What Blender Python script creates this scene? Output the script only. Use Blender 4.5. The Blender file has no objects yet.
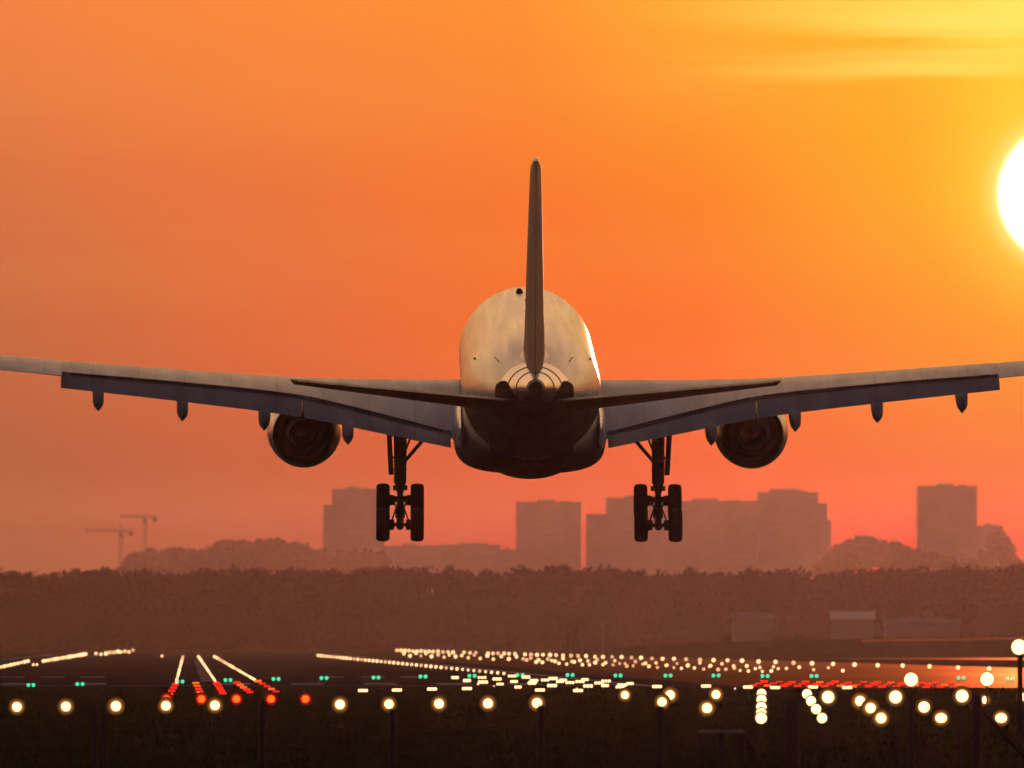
import bpy, bmesh, math, random
from mathutils import Vector, Matrix, noise

R = math.radians
random.seed(11)
SC = bpy.context.scene
COL = SC.collection
K = 15460.0            # focal length in pixels of the 1024 wide frame
HORIZON = 640.0
EYE = 2.8

# ------------------------------------------------------------------ camera
cam_d = bpy.data.cameras.new('camera')
cam = bpy.data.objects.new('camera', cam_d)
COL.objects.link(cam)
cam_d.sensor_width = 36.0
cam_d.lens = K / 1024.0 * 36.0
cam_d.clip_start = 1.0
cam_d.clip_end = 60000.0
cam.location = (0, 0, EYE)
cam.rotation_euler = (R(90) + math.atan((HORIZON - 384.0) / K), 0, 0)
cam_d.dof.use_dof = True
cam_d.dof.focus_distance = 640.0
cam_d.dof.aperture_fstop = 3.8
SC.camera = cam

# ------------------------------------------------------------------ colour management / render
SC.view_settings.view_transform = 'Standard'
SC.view_settings.look = 'None'
SC.view_settings.exposure = 0.0
SC.view_settings.gamma = 1.0
SC.render.engine = 'CYCLES'
cy = SC.cycles
cy.use_denoising = True
cy.max_bounces = 6
cy.diffuse_bounces = 2
cy.glossy_bounces = 4
cy.volume_bounces = 0
cy.transmission_bounces = 4
cy.sample_clamp_indirect = 3.0
cy.use_adaptive_sampling = True
cy.adaptive_threshold = 0.01


def lin(r, g, b):
    f = lambda c: (c / 255.0 / 12.92) if c / 255.0 <= 0.04045 else (((c / 255.0) + 0.055) / 1.055) ** 2.4
    return (f(r), f(g), f(b), 1.0)


# ------------------------------------------------------------------ world
SUN_AZ, SUN_EL = 2.063, 1.653       # degrees, right of +Y / above the horizon
world = bpy.data.worlds.new('World')
SC.world = world
world.use_nodes = True
NT = world.node_tree
NT.nodes.clear()


class G:
    """tiny node graph helper"""
    def __init__(self, nt):
        self.nt = nt

    def node(self, t, **kw):
        n = self.nt.nodes.new(t)
        for k, v in kw.items():
            setattr(n, k, v)
        return n

    def put(self, sock, v):
        if isinstance(v, bpy.types.NodeSocket):
            self.nt.links.new(v, sock)
        elif v is not None:
            sock.default_value = v

    def math(self, op, a, b=None, c=None, clamp=False):
        n = self.node('ShaderNodeMath', operation=op, use_clamp=clamp)
        self.put(n.inputs[0], a)
        self.put(n.inputs[1], b)
        self.put(n.inputs[2], c)
        return n.outputs[0]

    def rng(self, v, a, b, c=0.0, d=1.0, smooth=False):
        n = self.node('ShaderNodeMapRange')
        if smooth:
            n.interpolation_type = 'SMOOTHSTEP'
        self.put(n.inputs[0], v)
        for i, x in enumerate((a, b, c, d)):
            n.inputs[i + 1].default_value = x
        return n.outputs[0]

    def mix(self, f, a, b, mode='MIX'):
        n = self.node('ShaderNodeMix', data_type='RGBA', blend_type=mode)
        n.clamp_factor = True
        self.put(n.inputs[0], f)
        self.put(n.inputs[6], a)
        self.put(n.inputs[7], b)
        return n.outputs[2]

    def ramp(self, f, stops):
        n = self.node('ShaderNodeValToRGB')
        cr = n.color_ramp
        while len(cr.elements) < len(stops):
            cr.elements.new(0.5)
        for e, (p, c) in zip(cr.elements, stops):
            e.position = p
            e.color = c
        self.put(n.inputs[0], f)
        return n.outputs[0]

    def noise(self, vec, scale, detail=2.0, rough=0.5):
        n = self.node('ShaderNodeTexNoise')
        self.put(n.inputs['Vector'], vec)
        n.inputs['Scale'].default_value = scale
        n.inputs['Detail'].default_value = detail
        n.inputs['Roughness'].default_value = rough
        return n.outputs[0]

    def vec(self, x, y, z):
        n = self.node('ShaderNodeCombineXYZ')
        for i, v in enumerate((x, y, z)):
            self.put(n.inputs[i], v)
        return n.outputs[0]


g = G(NT)
tc = g.node('ShaderNodeTexCoord')
sep = g.node('ShaderNodeSeparateXYZ')
NT.links.new(tc.outputs['Generated'], sep.inputs[0])
dx, dy, dz = sep.outputs
elev = g.math('MULTIPLY', g.math('ARCSINE', dz), 57.29578)
az = g.math('MULTIPLY', g.math('ARCTAN2', dx, dy), 57.29578)
azs = g.math('SUBTRACT', az, SUN_AZ)
azd = g.math('ABSOLUTE', azs)
u = g.math('DIVIDE', elev, 3.0, clamp=True)


def E(py):
    return (HORIZON - py) / 269.8 / 3.0


# colours of the evening sky along five azimuths, from the top of the picture to the horizon; the light
# that the haze box adds along each line of sight is taken off, so that sky + air give the colour seen
HAZE_L = (3.8e-5, 1.32e-5, 0.9e-5)


def sky_stop(px, py, rgb):
    e = max(R(0.12), (HORIZON - py) / K)
    path = min(12800.0, 105.0 / math.tan(e))
    th2 = ((px - 1068.6) / K) ** 2 + ((py - 194.0) / K) ** 2
    ang = (0.0144 / (0.0144 + 0.88 * th2)) ** 1.5
    c = lin(*rgb)
    return tuple(max(0.004, c[k] - HAZE_L[k] * path * ang) for k in range(3)) + (1,)


SKY = [(10, [(640, (150, 92, 76)), (540, (174, 102, 76)), (400, (193, 106, 74)), (200, (216, 115, 71)), (10, (242, 132, 70))]),
       (300, [(640, (170, 92, 76)), (540, (200, 107, 76)), (350, (227, 111, 69)), (200, (236, 119, 66)), (10, (255, 140, 62))]),
       (520, [(640, (200, 96, 70)), (540, (226, 109, 72)), (350, (246, 114, 60)), (200, (250, 123, 56)), (10, (255, 147, 58))]),
       (700, [(640, (225, 98, 66)), (540, (248, 111, 66)), (350, (255, 120, 50)), (200, (255, 135, 42)), (10, (255, 172, 56))]),
       (900, [(640, (245, 98, 55)), (540, (255, 112, 57)), (350, (255, 143, 33)), (200, (255, 170, 40)), (60, (255, 178, 48)), (10, (255, 200, 66))]),
       (1010, [(640, (250, 98, 55)), (540, (255, 113, 58)), (350, (255, 153, 30)), (200, (255, 188, 44)), (60, (255, 205, 60)), (10, (255, 220, 80))])]
low = None
prev = None
for px, stops in reversed(SKY):
    rp = g.ramp(u, [(E(py), sky_stop(px, py, c)) for py, c in stops] + [(1.0, sky_stop(px, -60, stops[-1][1]))])
    a = (1068.6 - px) / 269.8
    low = rp if low is None else g.mix(g.rng(azd, prev, a), low, rp)
    prev = a
# horizontal streaks of thin cloud
cl = g.noise(g.vec(g.math('MULTIPLY', az, 0.28), g.math('MULTIPLY', elev, 6.0), 0.0), 1.0, 4.0, 0.55)
cl = g.rng(cl, 0.44, 0.66, 0.0, 1.0, True)
cm = g.math('MULTIPLY', g.rng(elev, 1.95, 2.15, 0.0, 1.0, True), g.rng(azd, 0.3, 1.9, 1.0, 0.0, True))
low = g.mix(g.math('MULTIPLY', g.math('MULTIPLY', cl, cm), 0.6), low, lin(255, 236, 110))
cl2 = g.noise(g.vec(g.math('MULTIPLY', az, 0.25), g.math('MULTIPLY', elev, 3.2), 4.0), 1.0, 3.0, 0.5)
low = g.mix(g.rng(cl2, 0.4, 0.75, 0.0, 0.05, True), low, lin(255, 178, 84))
# soft glow close to the sun
sd = g.math('POWER', g.math('ADD', g.math('POWER', azs, 2.0), g.math('POWER', g.math('SUBTRACT', elev, SUN_EL), 2.0)), 0.5)
glow = g.math('POWER', g.rng(sd, 0.26, 0.62, 1.0, 0.0), 2.2)
low = g.mix(g.math('MULTIPLY', glow, 0.45), low, lin(255, 226, 78))
# upper part of the sky in front
up_t = g.rng(elev, 2.6, 60.0)
up = g.ramp(up_t, [(0.0, (1.0, 0.42, 0.08, 1)), (0.06, (1.3, 0.68, 0.24, 1)), (0.2, (1.35, 0.72, 0.33, 1)), (0.5, (0.24, 0.17, 0.15, 1)), (1.0, (0.10, 0.10, 0.13, 1))])
front = g.mix(g.rng(elev, 2.4, 6.0, 0.0, 1.0, True), low, up)
# the rest of the dome: physical sky of a very low sun plus the dusky air opposite to it
sky = g.node('ShaderNodeTexSky', sky_type='NISHITA', sun_disc=False)
sky.sun_elevation = R(SUN_EL)
sky.sun_rotation = R(SUN_AZ)
sky.air_density = 1.5
sky.dust_density = 4.0
nis = g.mix(1.0, sky.outputs[0], (0.06, 0.06, 0.06, 1), 'MULTIPLY')
backc = g.mix(1.0, nis, g.ramp(g.rng(elev, 0.0, 90.0), [(0.0, (0.082, 0.058, 0.090, 1)), (0.3, (0.050, 0.042, 0.064, 1)), (1.0, (0.02, 0.018, 0.026, 1))]), 'ADD')
full = g.mix(g.rng(azd, 5.0, 95.0, 0.0, 1.0, True), front, backc)
# below the horizon
full = g.mix(g.rng(elev, -0.35, -0.05), (0.03, 0.016, 0.012, 1), full)
halo = g.math('POWER', g.rng(sd, 0.262, 0.36, 1.0, 0.0), 2.5)
full = g.mix(g.math('MULTIPLY', halo, 0.7), full, (1.1, 0.95, 0.30, 1))
disc = g.rng(sd, 0.254, 0.272, 1.0, 0.0, True)
full = g.mix(disc, full, (3.0, 2.1, 1.0, 1))
bg = g.node('ShaderNodeBackground')
NT.links.new(full, bg.inputs[0])
bg.inputs[1].default_value = 1.0
wo = g.node('ShaderNodeOutputWorld')
NT.links.new(bg.outputs[0], wo.inputs[0])
world.cycles.sampling_method = 'MANUAL'
world.cycles.sample_map_resolution = 2048

# ------------------------------------------------------------------ sun
sun_d = bpy.data.lights.new('sun', 'SUN')
sun_d.energy = 0.6
sun_d.angle = R(0.53)
sun_d.color = (1.0, 0.285, 0.16)
sun = bpy.data.objects.new('sun', sun_d)
COL.objects.link(sun)
sv = Vector((math.sin(R(SUN_AZ)) * math.cos(R(SUN_EL)), math.cos(R(SUN_AZ)) * math.cos(R(SUN_EL)), math.sin(R(SUN_EL))))
sun.rotation_euler = sv.to_track_quat('Z', 'Y').to_euler()


# ------------------------------------------------------------------ materials
def material(name, base, rough=0.6, metal=0.0, coat=0.0, var=0.12, scale=2.0, bump=0.0, bscale=None, spec=0.5, emit=None, estr=0.0):
    m = bpy.data.materials.new(name)
    m.use_nodes = True
    nt = m.node_tree
    p = nt.nodes['Principled BSDF']
    q = G(nt)
    t = q.node('ShaderNodeTexCoord')
    n = q.noise(t.outputs['Object'], scale, 5.0, 0.6)
    b = (base[0], base[1], base[2], 1)
    lo = tuple(c * (1 - var) for c in base[:3]) + (1,)
    hi = tuple(min(1, c * (1 + var)) for c in base[:3]) + (1,)
    c = q.mix(q.rng(n, 0.3, 0.7), lo, hi)
    nt.links.new(c, p.inputs['Base Color'])
    r = q.rng(n, 0.3, 0.7, max(0.0, rough * 0.85), min(1.0, rough * 1.15))
    nt.links.new(r, p.inputs['Roughness'])
    p.inputs['Metallic'].default_value = metal
    p.inputs['Coat Weight'].default_value = coat
    p.inputs['Coat Roughness'].default_value = 0.08
    p.inputs['Specular IOR Level'].default_value = spec
    if bump:
        bn = q.node('ShaderNodeBump')
        bn.inputs['Strength'].default_value = bump
        q.put(bn.inputs['Height'], q.noise(t.outputs['Object'], bscale or scale * 3, 6.0, 0.65))
        nt.links.new(bn.outputs[0], p.inputs['Normal'])
    if emit:
        p.inputs['Emission Color'].default_value = (*emit, 1)
        p.inputs['Emission Strength'].default_value = estr
        m.cycles.emission_sampling = 'NONE'
    return m


def fuselage_paint(name, base, rough, coat=0.25, spec=0.5):
    """gloss paint with lap joints round the barrel and along it, and streaks of dirt"""
    m = bpy.data.materials.new(name)
    m.use_nodes = True
    nt = m.node_tree
    p = nt.nodes['Principled BSDF']
    q = G(nt)
    t = q.node('ShaderNodeTexCoord')
    s = q.node('ShaderNodeSeparateXYZ')
    nt.links.new(t.outputs['Object'], s.inputs[0])
    x, y, z = s.outputs
    fr = q.math('FRACT', q.math('DIVIDE', y, 3.2))
    ring = q.math('LESS_THAN', q.math('ABSOLUTE', q.math('SUBTRACT', fr, 0.5)), 0.008)
    ang = q.math('ARCTAN2', x, z)
    fa = q.math('FRACT', q.math('DIVIDE', ang, 0.42))
    lng = q.math('LESS_THAN', q.math('ABSOLUTE', q.math('SUBTRACT', fa, 0.5)), 0.012)
    lines = q.math('MAXIMUM', ring, lng)
    streak = q.noise(q.vec(q.math('MULTIPLY', x, 2.6), q.math('MULTIPLY', y, 0.07), q.math('MULTIPLY', z, 2.0)), 1.0, 4.0, 0.55)
    c = q.mix(q.rng(streak, 0.35, 0.7), tuple(v * 0.84 for v in base) + (1,), tuple(base) + (1,))
    c = q.mix(q.math('MULTIPLY', lines, 0.22), c, (0.08, 0.08, 0.09, 1))
    nt.links.new(c, p.inputs['Base Color'])
    nt.links.new(q.rng(streak, 0.3, 0.7, rough * 1.25, rough * 0.9), p.inputs['Roughness'])
    p.inputs['Coat Weight'].default_value = coat
    p.inputs['Specular IOR Level'].default_value = spec
    p.inputs['Coat Roughness'].default_value = 0.12
    return m


M = {}
M['paint'] = fuselage_paint('aircraft_paint', (0.70, 0.62, 0.53), 0.27)
M['belly'] = fuselage_paint('belly_paint', (0.020, 0.026, 0.066), 0.45, 0.0, 0.3)  # dark belly tone with the underside's shade put into the colour
M['wing'] = None


def wing_paint(name, base, rough):
    """grey wing paint with chordwise panel joints, a spanwise spar line and soot streaks"""
    m = bpy.data.materials.new(name)
    m.use_nodes = True
    nt = m.node_tree
    p = nt.nodes['Principled BSDF']
    q = G(nt)
    t = q.node('ShaderNodeTexCoord')
    s_ = q.node('ShaderNodeSeparateXYZ')
    nt.links.new(t.outputs['Object'], s_.inputs[0])
    x, y, z = s_.outputs
    fr = q.math('FRACT', q.math('DIVIDE', x, 1.9))
    l1 = q.math('LESS_THAN', q.math('ABSOLUTE', q.math('SUBTRACT', fr, 0.5)), 0.020)
    sw = q.math('ADD', y, q.math('MULTIPLY', q.math('ABSOLUTE', x), 0.36))
    l2 = q.math('LESS_THAN', q.math('ABSOLUTE', q.math('SUBTRACT', q.math('FRACT', q.math('DIVIDE', sw, 2.4)), 0.5)), 0.014)
    st = q.noise(q.vec(q.math('MULTIPLY', x, 1.5), q.math('MULTIPLY', y, 0.22), 0.0), 1.0, 5.0, 0.62)
    pn = q.noise(q.vec(q.math('FLOOR', q.math('DIVIDE', x, 1.9)), q.math('FLOOR', q.math('DIVIDE', sw, 2.4)), 0.0), 3.7, 0.0, 0.5)
    c = q.mix(q.rng(st, 0.3, 0.7), tuple(v * 0.74 for v in base) + (1,), tuple(v * 1.12 for v in base) + (1,))
    c = q.mix(q.rng(pn, 0.3, 0.7, 0.0, 0.22), c, tuple(v * 0.6 for v in base) + (1,))
    c = q.mix(q.math('MULTIPLY', q.math('MAXIMUM', l1, l2), 0.28), c, (0.04, 0.04, 0.045, 1))
    nt.links.new(c, p.inputs['Base Color'])
    nt.links.new(q.rng(st, 0.3, 0.7, rough * 1.2, rough * 0.85), p.inputs['Roughness'])
    p.inputs['Coat Weight'].default_value = 0.18
    p.inputs['Coat Roughness'].default_value = 0.10
    return m


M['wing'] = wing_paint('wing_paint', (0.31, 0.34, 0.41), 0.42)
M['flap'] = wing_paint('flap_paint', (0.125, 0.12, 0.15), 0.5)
M['fin'] = material('fin_paint', (0.10, 0.09, 0.105), 0.5, var=0.08, scale=0.6)
M['dark_metal'] = material('dark_metal', (0.03, 0.028, 0.028), 0.5, 0.5)
M['gear_metal'] = material('gear_metal', (0.03, 0.03, 0.033), 0.6, 0.2)
M['polished'] = material('polished_metal', (0.45, 0.43, 0.46), 0.24, 1.0, var=0.15, scale=1.4)
M['rubber'] = material('tyre_rubber', (0.014, 0.013, 0.013), 0.8, scale=9)
M['slat'] = material('bare_slat_metal', (0.62, 0.60, 0.58), 0.22, 1.0, var=0.08, scale=2.0)
M['nacelle'] = material('nacelle_paint', (0.50, 0.52, 0.58), 0.28, coat=0.3, var=0.06)
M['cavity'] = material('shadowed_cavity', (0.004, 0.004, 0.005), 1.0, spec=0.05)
M['exhaust'] = material('exhaust_metal', (0.012, 0.010, 0.009), 0.6, 0.0, var=0.3, scale=3)
M['wood'] = material('weathered_wood', (0.016, 0.012, 0.009), 0.9, var=0.35, scale=6, bump=0.4)
M['housing'] = material('lamp_housing', (0.02, 0.018, 0.012), 0.8)
M['white_light'] = material('white_lamp_glass', (0.8, 0.8, 0.7), 0.4, emit=(1.0, 0.60, 0.23), estr=3.6)
M['white_small'] = material('edge_lamp_glass', (0.8, 0.8, 0.7), 0.4, emit=(1.0, 0.56, 0.25), estr=2.3)
M['white_faint'] = material('edge_lamp_glass_faint', (0.8, 0.8, 0.7), 0.4, emit=(1.0, 0.50, 0.22), estr=1.2)
M['red_light'] = material('red_lamp_glass', (0.6, 0.05, 0.02), 0.4, emit=(1.0, 0.012, 0.004), estr=1.5)
M['green_light'] = material('green_lamp_glass', (0.05, 0.6, 0.35), 0.4, emit=(0.04, 0.85, 0.42), estr=1.1)
M['concrete'] = material('tower_concrete', (0.20, 0.18, 0.18), 0.85, var=0.2, scale=0.05)
M['render'] = material('block_render', (0.24, 0.21, 0.20), 0.85, var=0.2, scale=0.05)
M['window'] = material('window_glass', (0.205, 0.185, 0.185), 0.9, spec=0.2)
M['bright_roof'] = material('bright_roof_metal', (0.26, 0.25, 0.24), 0.5, 0.0, var=0.1, scale=0.1)
M['red_core'] = material('red_lamp_core', (0.6, 0.05, 0.02), 0.4, emit=(1.0, 0.10, 0.010), estr=2.0)
M['roof'] = material('roof_felt', (0.17, 0.16, 0.16), 0.95, 0.0, spec=0.0, var=0.1, scale=0.1)
M['steel'] = material('crane_steel', (0.22, 0.15, 0.06), 0.6)
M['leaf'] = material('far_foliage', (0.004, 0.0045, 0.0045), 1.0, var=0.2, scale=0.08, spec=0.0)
M['grassblade'] = material('grass_blade', (0.018, 0.028, 0.006), 0.95, var=0.4, spec=0.1, scale=0.8)
M['mark'] = material('white_marking', (0.30, 0.29, 0.28), 0.9, var=0.35, scale=0.6, spec=0.0)


# ------------------------------------------------------------------ mesh helpers
def link(name, bm, mats, parent=None, smooth=False, loc=None):
    me = bpy.data.meshes.new(name)
    bmesh.ops.recalc_face_normals(bm, faces=bm.faces)
    bm.to_mesh(me)
    bm.free()
    if not isinstance(mats, (list, tuple)):
        mats = [mats]
    for m in mats:
        me.materials.append(m)
    if smooth:
        me.polygons.foreach_set('use_smooth', [True] * len(me.polygons))
        try:
            me.set_sharp_from_angle(angle=R(38))
        except Exception:
            pass
    o = bpy.data.objects.new(name, me)
    COL.objects.link(o)
    if parent:
        o.parent = parent
    if loc:
        o.location = loc
    return o


def tag(o, label=None, cat=None, group=None, kind=None):
    if label:
        o['label'] = label
    if cat:
        o['category'] = cat
    if group:
        o['group'] = group
    if kind:
        o['kind'] = kind
    return o


def empty(name, loc=(0, 0, 0)):
    o = bpy.data.objects.new(name, None)
    COL.objects.link(o)
    o.location = loc
    o.empty_display_size = 0.5
    return o


def loft(bm, rings, cap0=True, cap1=True, mi=0):
    vs = [[bm.verts.new(p) for p in r] for r in rings]
    n = len(rings[0])
    for a, b in zip(vs, vs[1:]):
        for i in range(n):
            f = bm.faces.new((a[i], a[(i + 1) % n], b[(i + 1) % n], b[i]))
            f.material_index = mi
    if cap0:
        bm.faces.new(vs[0]).material_index = mi
    if cap1:
        bm.faces.new(vs[-1][::-1]).material_index = mi
    return vs


def box(bm, x0, x1, y0, y1, z0, z1, mi=0, mat=None):
    ps = [(x, y, z) for z in (z0, z1) for x, y in ((x0, y0), (x1, y0), (x1, y1), (x0, y1))]
    vs = [bm.verts.new(mat @ Vector(p) if mat else p) for p in ps]
    for f in ((0, 3, 2, 1), (4, 5, 6, 7), (0, 1, 5, 4), (1, 2, 6, 5), (2, 3, 7, 6), (3, 0, 4, 7)):
        bm.faces.new([vs[i] for i in f]).material_index = mi


def tube(bm, a, b, r0, r1=None, n=12, mi=0):
    a, b = Vector(a), Vector(b)
    r1 = r0 if r1 is None else r1
    d = (b - a).normalized()
    s = d.orthogonal().normalized()
    t = d.cross(s)
    rings = []
    for p, r in ((a, r0), (b, r1)):
        rings.append([p + (s * math.cos(2 * math.pi * i / n) + t * math.sin(2 * math.pi * i / n)) * r for i in range(n)])
    loft(bm, rings, mi=mi)


def lathe(bm, prof, axis='Y', n=32, origin=(0, 0, 0), mi=0, caps=True):
    """prof: list of (along, radius)"""
    o = Vector(origin)
    rings = []
    for a, r in prof:
        ring = []
        for i in range(n):
            c, s = math.cos(2 * math.pi * i / n) * r, math.sin(2 * math.pi * i / n) * r
            ring.append(o + (Vector((c, a, s)) if axis == 'Y' else Vector((a, c, s)) if axis == 'X' else Vector((c, s, a))))
        rings.append(ring)
    loft(bm, rings, caps, caps, mi)


def interp(xs, ys, x):
    """monotone cubic (Fritsch-Carlson) through xs ascending"""
    n = len(xs)
    d = [(ys[i + 1] - ys[i]) / (xs[i + 1] - xs[i]) for i in range(n - 1)]
    m = [d[0]] + [0 if d[i - 1] * d[i] <= 0 else 2 * d[i - 1] * d[i] / (d[i - 1] + d[i]) for i in range(1, n - 1)] + [d[-1]]
    x = min(max(x, xs[0]), xs[-1])
    for i in range(n - 1):
        if x <= xs[i + 1]:
            break
    h = xs[i + 1] - xs[i]
    t = (x - xs[i]) / h
    return ((2 * t ** 3 - 3 * t ** 2 + 1) * ys[i] + (t ** 3 - 2 * t ** 2 + t) * h * m[i] + (-2 * t ** 3 + 3 * t ** 2) * ys[i + 1] + (t ** 3 - t ** 2) * h * m[i + 1])


# ------------------------------------------------------------------ ground
def ground_material():
    m = bpy.data.materials.new('airfield_grass')
    m.use_nodes = True
    nt = m.node_tree
    p = nt.nodes['Principled BSDF']
    q = G(nt)
    t = q.node('ShaderNodeTexCoord')
    s = q.node('ShaderNodeSeparateXYZ')
    nt.links.new(t.outputs['Object'], s.inputs[0])
    v = q.vec(s.outputs[0], q.math('MULTIPLY', s.outputs[1], 0.12), 0.0)
    n1 = q.noise(v, 0.35, 6.0, 0.65)
    n2 = q.noise(v, 2.4, 4.0, 0.6)
    c = q.ramp(q.math('ADD', q.math('MULTIPLY', n1, 0.65), q.math('MULTIPLY', n2, 0.35)),
               [(0.32, (0.006, 0.010, 0.003, 1)), (0.5, (0.017, 0.025, 0.006, 1)), (0.68, (0.038, 0.042, 0.011, 1))])
    nt.links.new(c, p.inputs['Base Color'])
    p.inputs['Roughness'].default_value = 1.0
    p.inputs['Specular IOR Level'].default_value = 0.0
    b = q.node('ShaderNodeBump')
    b.inputs['Strength'].default_value = 0.6
    b.inputs['Distance'].default_value = 0.3
    q.put(b.inputs['Height'], q.noise(t.outputs['Object'], 1.5, 5.0, 0.7))
    nt.links.new(b.outputs[0], p.inputs['Normal'])
    return m


def tarmac_material(name, r0, r1, spec, lo, hi):
    m = bpy.data.materials.new(name)
    m.use_nodes = True
    nt = m.node_tree
    p = nt.nodes['Principled BSDF']
    q = G(nt)
    t = q.node('ShaderNodeTexCoord')
    s = q.node('ShaderNodeSeparateXYZ')
    nt.links.new(t.outputs['Object'], s.inputs[0])
    v = q.vec(q.math('MULTIPLY', s.outputs[0], 1.0), q.math('MULTIPLY', s.outputs[1], 0.03), 0.0)
    n1 = q.noise(v, 0.12, 5.0, 0.6)
    c = q.mix(q.rng(n1, .3, .7), lo, hi)
    nt.links.new(c, p.inputs['Base Color'])
    nt.links.new(q.rng(n1, 0.3, 0.7, r0, r1), p.inputs['Roughness'])
    p.inputs['Specular IOR Level'].default_value = spec
    b = q.node('ShaderNodeBump')
    b.inputs['Strength'].default_value = 0.06
    b.inputs['Distance'].default_value = 0.05
    q.put(b.inputs['Height'], q.noise(t.outputs['Object'], 6.0, 4.0, 0.7))
    nt.links.new(b.outputs[0], p.inputs['Normal'])
    return m


def sheet(name, pts, z, mat, kind='structure'):
    bm = bmesh.new()
    bm.faces.new([bm.verts.new((x, y, z)) for x, y in pts])
    o = link(name, bm, mat)
    o['kind'] = kind
    return o


bm = bmesh.new()
bmesh.ops.create_grid(bm, x_segments=24, y_segments=40, size=1)
for v in bm.verts:
    v.co = Vector((v.co.x * 2450, 6200 + v.co.y * 6450, 0))
gr = link('ground', bm, ground_material())
gr['kind'] = 'structure'


def X(px, d):
    return (px - 512.0) / K * d


def D(py, h=0.0):
    return (EYE - h) * K / (py - HORIZON)


def P(px, py, h=0.0):
    d = D(py, h)
    return (X(px, d), d)


TAR = tarmac_material('runway_tarmac', .85, .98, 0.0, (0.014, 0.013, 0.014, 1), (0.04, 0.035, 0.034, 1))


def sheen_tarmac(name, xa, xb, fa, fb):
    """dry tarmac that gets wetter (a water film over it) with x"""
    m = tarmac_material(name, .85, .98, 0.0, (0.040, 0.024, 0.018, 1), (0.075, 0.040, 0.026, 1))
    nt = m.node_tree
    p = nt.nodes['Principled BSDF']
    q = G(nt)
    t = q.node('ShaderNodeTexCoord')
    sp = q.node('ShaderNodeSeparateXYZ')
    nt.links.new(t.outputs['Object'], sp.inputs[0])
    n = q.noise(q.vec(q.math('MULTIPLY', sp.outputs[0], .10), q.math('MULTIPLY', sp.outputs[1], .006), 0.0), 1.0, 4.0, .6)
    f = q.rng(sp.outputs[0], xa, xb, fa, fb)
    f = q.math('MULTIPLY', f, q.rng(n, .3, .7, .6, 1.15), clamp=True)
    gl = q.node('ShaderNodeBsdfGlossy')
    gl.inputs['Color'].default_value = (.27, .11, .045, 1)  # evening orange of the sheen put into the gloss colour
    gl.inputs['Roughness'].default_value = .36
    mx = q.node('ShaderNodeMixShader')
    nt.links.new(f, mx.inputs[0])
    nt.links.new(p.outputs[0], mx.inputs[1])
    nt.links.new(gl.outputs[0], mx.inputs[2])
    out = [x for x in nt.nodes if x.type == 'OUTPUT_MATERIAL'][0]
    nt.links.new(mx.outputs[0], out.inputs['Surface'])
    return m


SHEEN = sheen_tarmac('damp_taxiway_tarmac', 8, 40, .12, .95)
ROADSHEEN = sheen_tarmac('damp_road_tarmac', 40, 60, .5, .8)
# runway: centred a little left of the camera's axis, running to the vanishing point at x = 187 px
RD = (187.5 - 512.0) / K                     # dx/dy of the runway direction


def RW(off, d):
    """a point 'off' metres right of the camera's own runway-parallel line, d metres ahead"""
    return (off + RD * d, d)


sheet('runway', [RW(-31, 905), RW(33, 905), RW(33, 3150), RW(-31, 3150)], 0.012, TAR)
sheet('taxiway', [RW(33.0, 905), (95, 905), P(1100, 669), P(1016, 668), P(860, 663), P(640, 657.5), RW(33.0, 2420)], 0.008, SHEEN)
sheet('apron', [(-110, 905), RW(-31.0, 905), RW(-31.0, 2600), (-230, 2600)], 0.008, TAR)

# painted markings on the runway
bm = bmesh.new()


def paint(x0, x1, y0, y1):
    q = [RW(x0, y0), RW(x1, y0), RW(x1, y1), RW(x0, y1)]
    bm.faces.new([bm.verts.new((x, y, 0.020)) for x, y in q])


for i in range(-6, 6):
    if i in (-1,):
        continue
    paint(i * 4.6 + 2.0, i * 4.6 + 4.0, 965, 995)
for k in range(18):
    paint(0.9, 1.8, 1040 + k * 60, 1070 + k * 60)
for sx in (-1, 1):
    for k in range(3):
        paint(1.0 + sx * (9 + k * 3.0), 1.0 + sx * (9 + k * 3.0) + 1.8, 1150, 1172)
    paint(1.0 + sx * 27 - .45, 1.0 + sx * 27 + .45, 930, 3000)
paint(-28, 30, 938, 941)
o = link('runway_markings', bm, M['mark'])
o['kind'] = 'structure'

# narrow service road behind the right-hand grass
sheet('service_road', [(40, 2300), (160, 1900), (170, 2020), (60, 2420)], 0.008, ROADSHEEN)

# ------------------------------------------------------------------ haze
bm = bmesh.new()
box(bm, -2500, 2500, -300, 12800, -1.0, 108.0)
hz = link('haze', bm, [])
hz['kind'] = 'stuff'
hm = bpy.data.materials.new('haze')
hm.use_nodes = True
hm.node_tree.nodes.clear()
gv = G(hm.node_tree)
pv = gv.node('ShaderNodeVolumePrincipled')
pv.inputs['Color'].default_value = (0.94, 0.92, 0.90, 1)
pv.inputs['Density'].default_value = 0.0000069
pv.inputs['Anisotropy'].default_value = 0.88
ov = gv.node('ShaderNodeOutputMaterial')
hm.node_tree.links.new(pv.outputs[0], ov.inputs['Volume'])
hz.data.materials.append(hm)

# ------------------------------------------------------------------ airliner
# local frame: x right, y forward, z up, origin on the centre line above the main gear
plane = empty('airliner')
tag(plane, 'large twin-engine passenger jet landing with flaps and wheels down, seen from behind', 'airplane')
plane.location = (0.72, 640.0, EYE + 10.8)
plane.rotation_euler = (Matrix.Rotation(R(0.40), 4, 'Z') @ Matrix.Rotation(R(3.9), 4, 'X') @ Matrix.Rotation(R(0.12), 4, 'Y')).to_euler()

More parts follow.
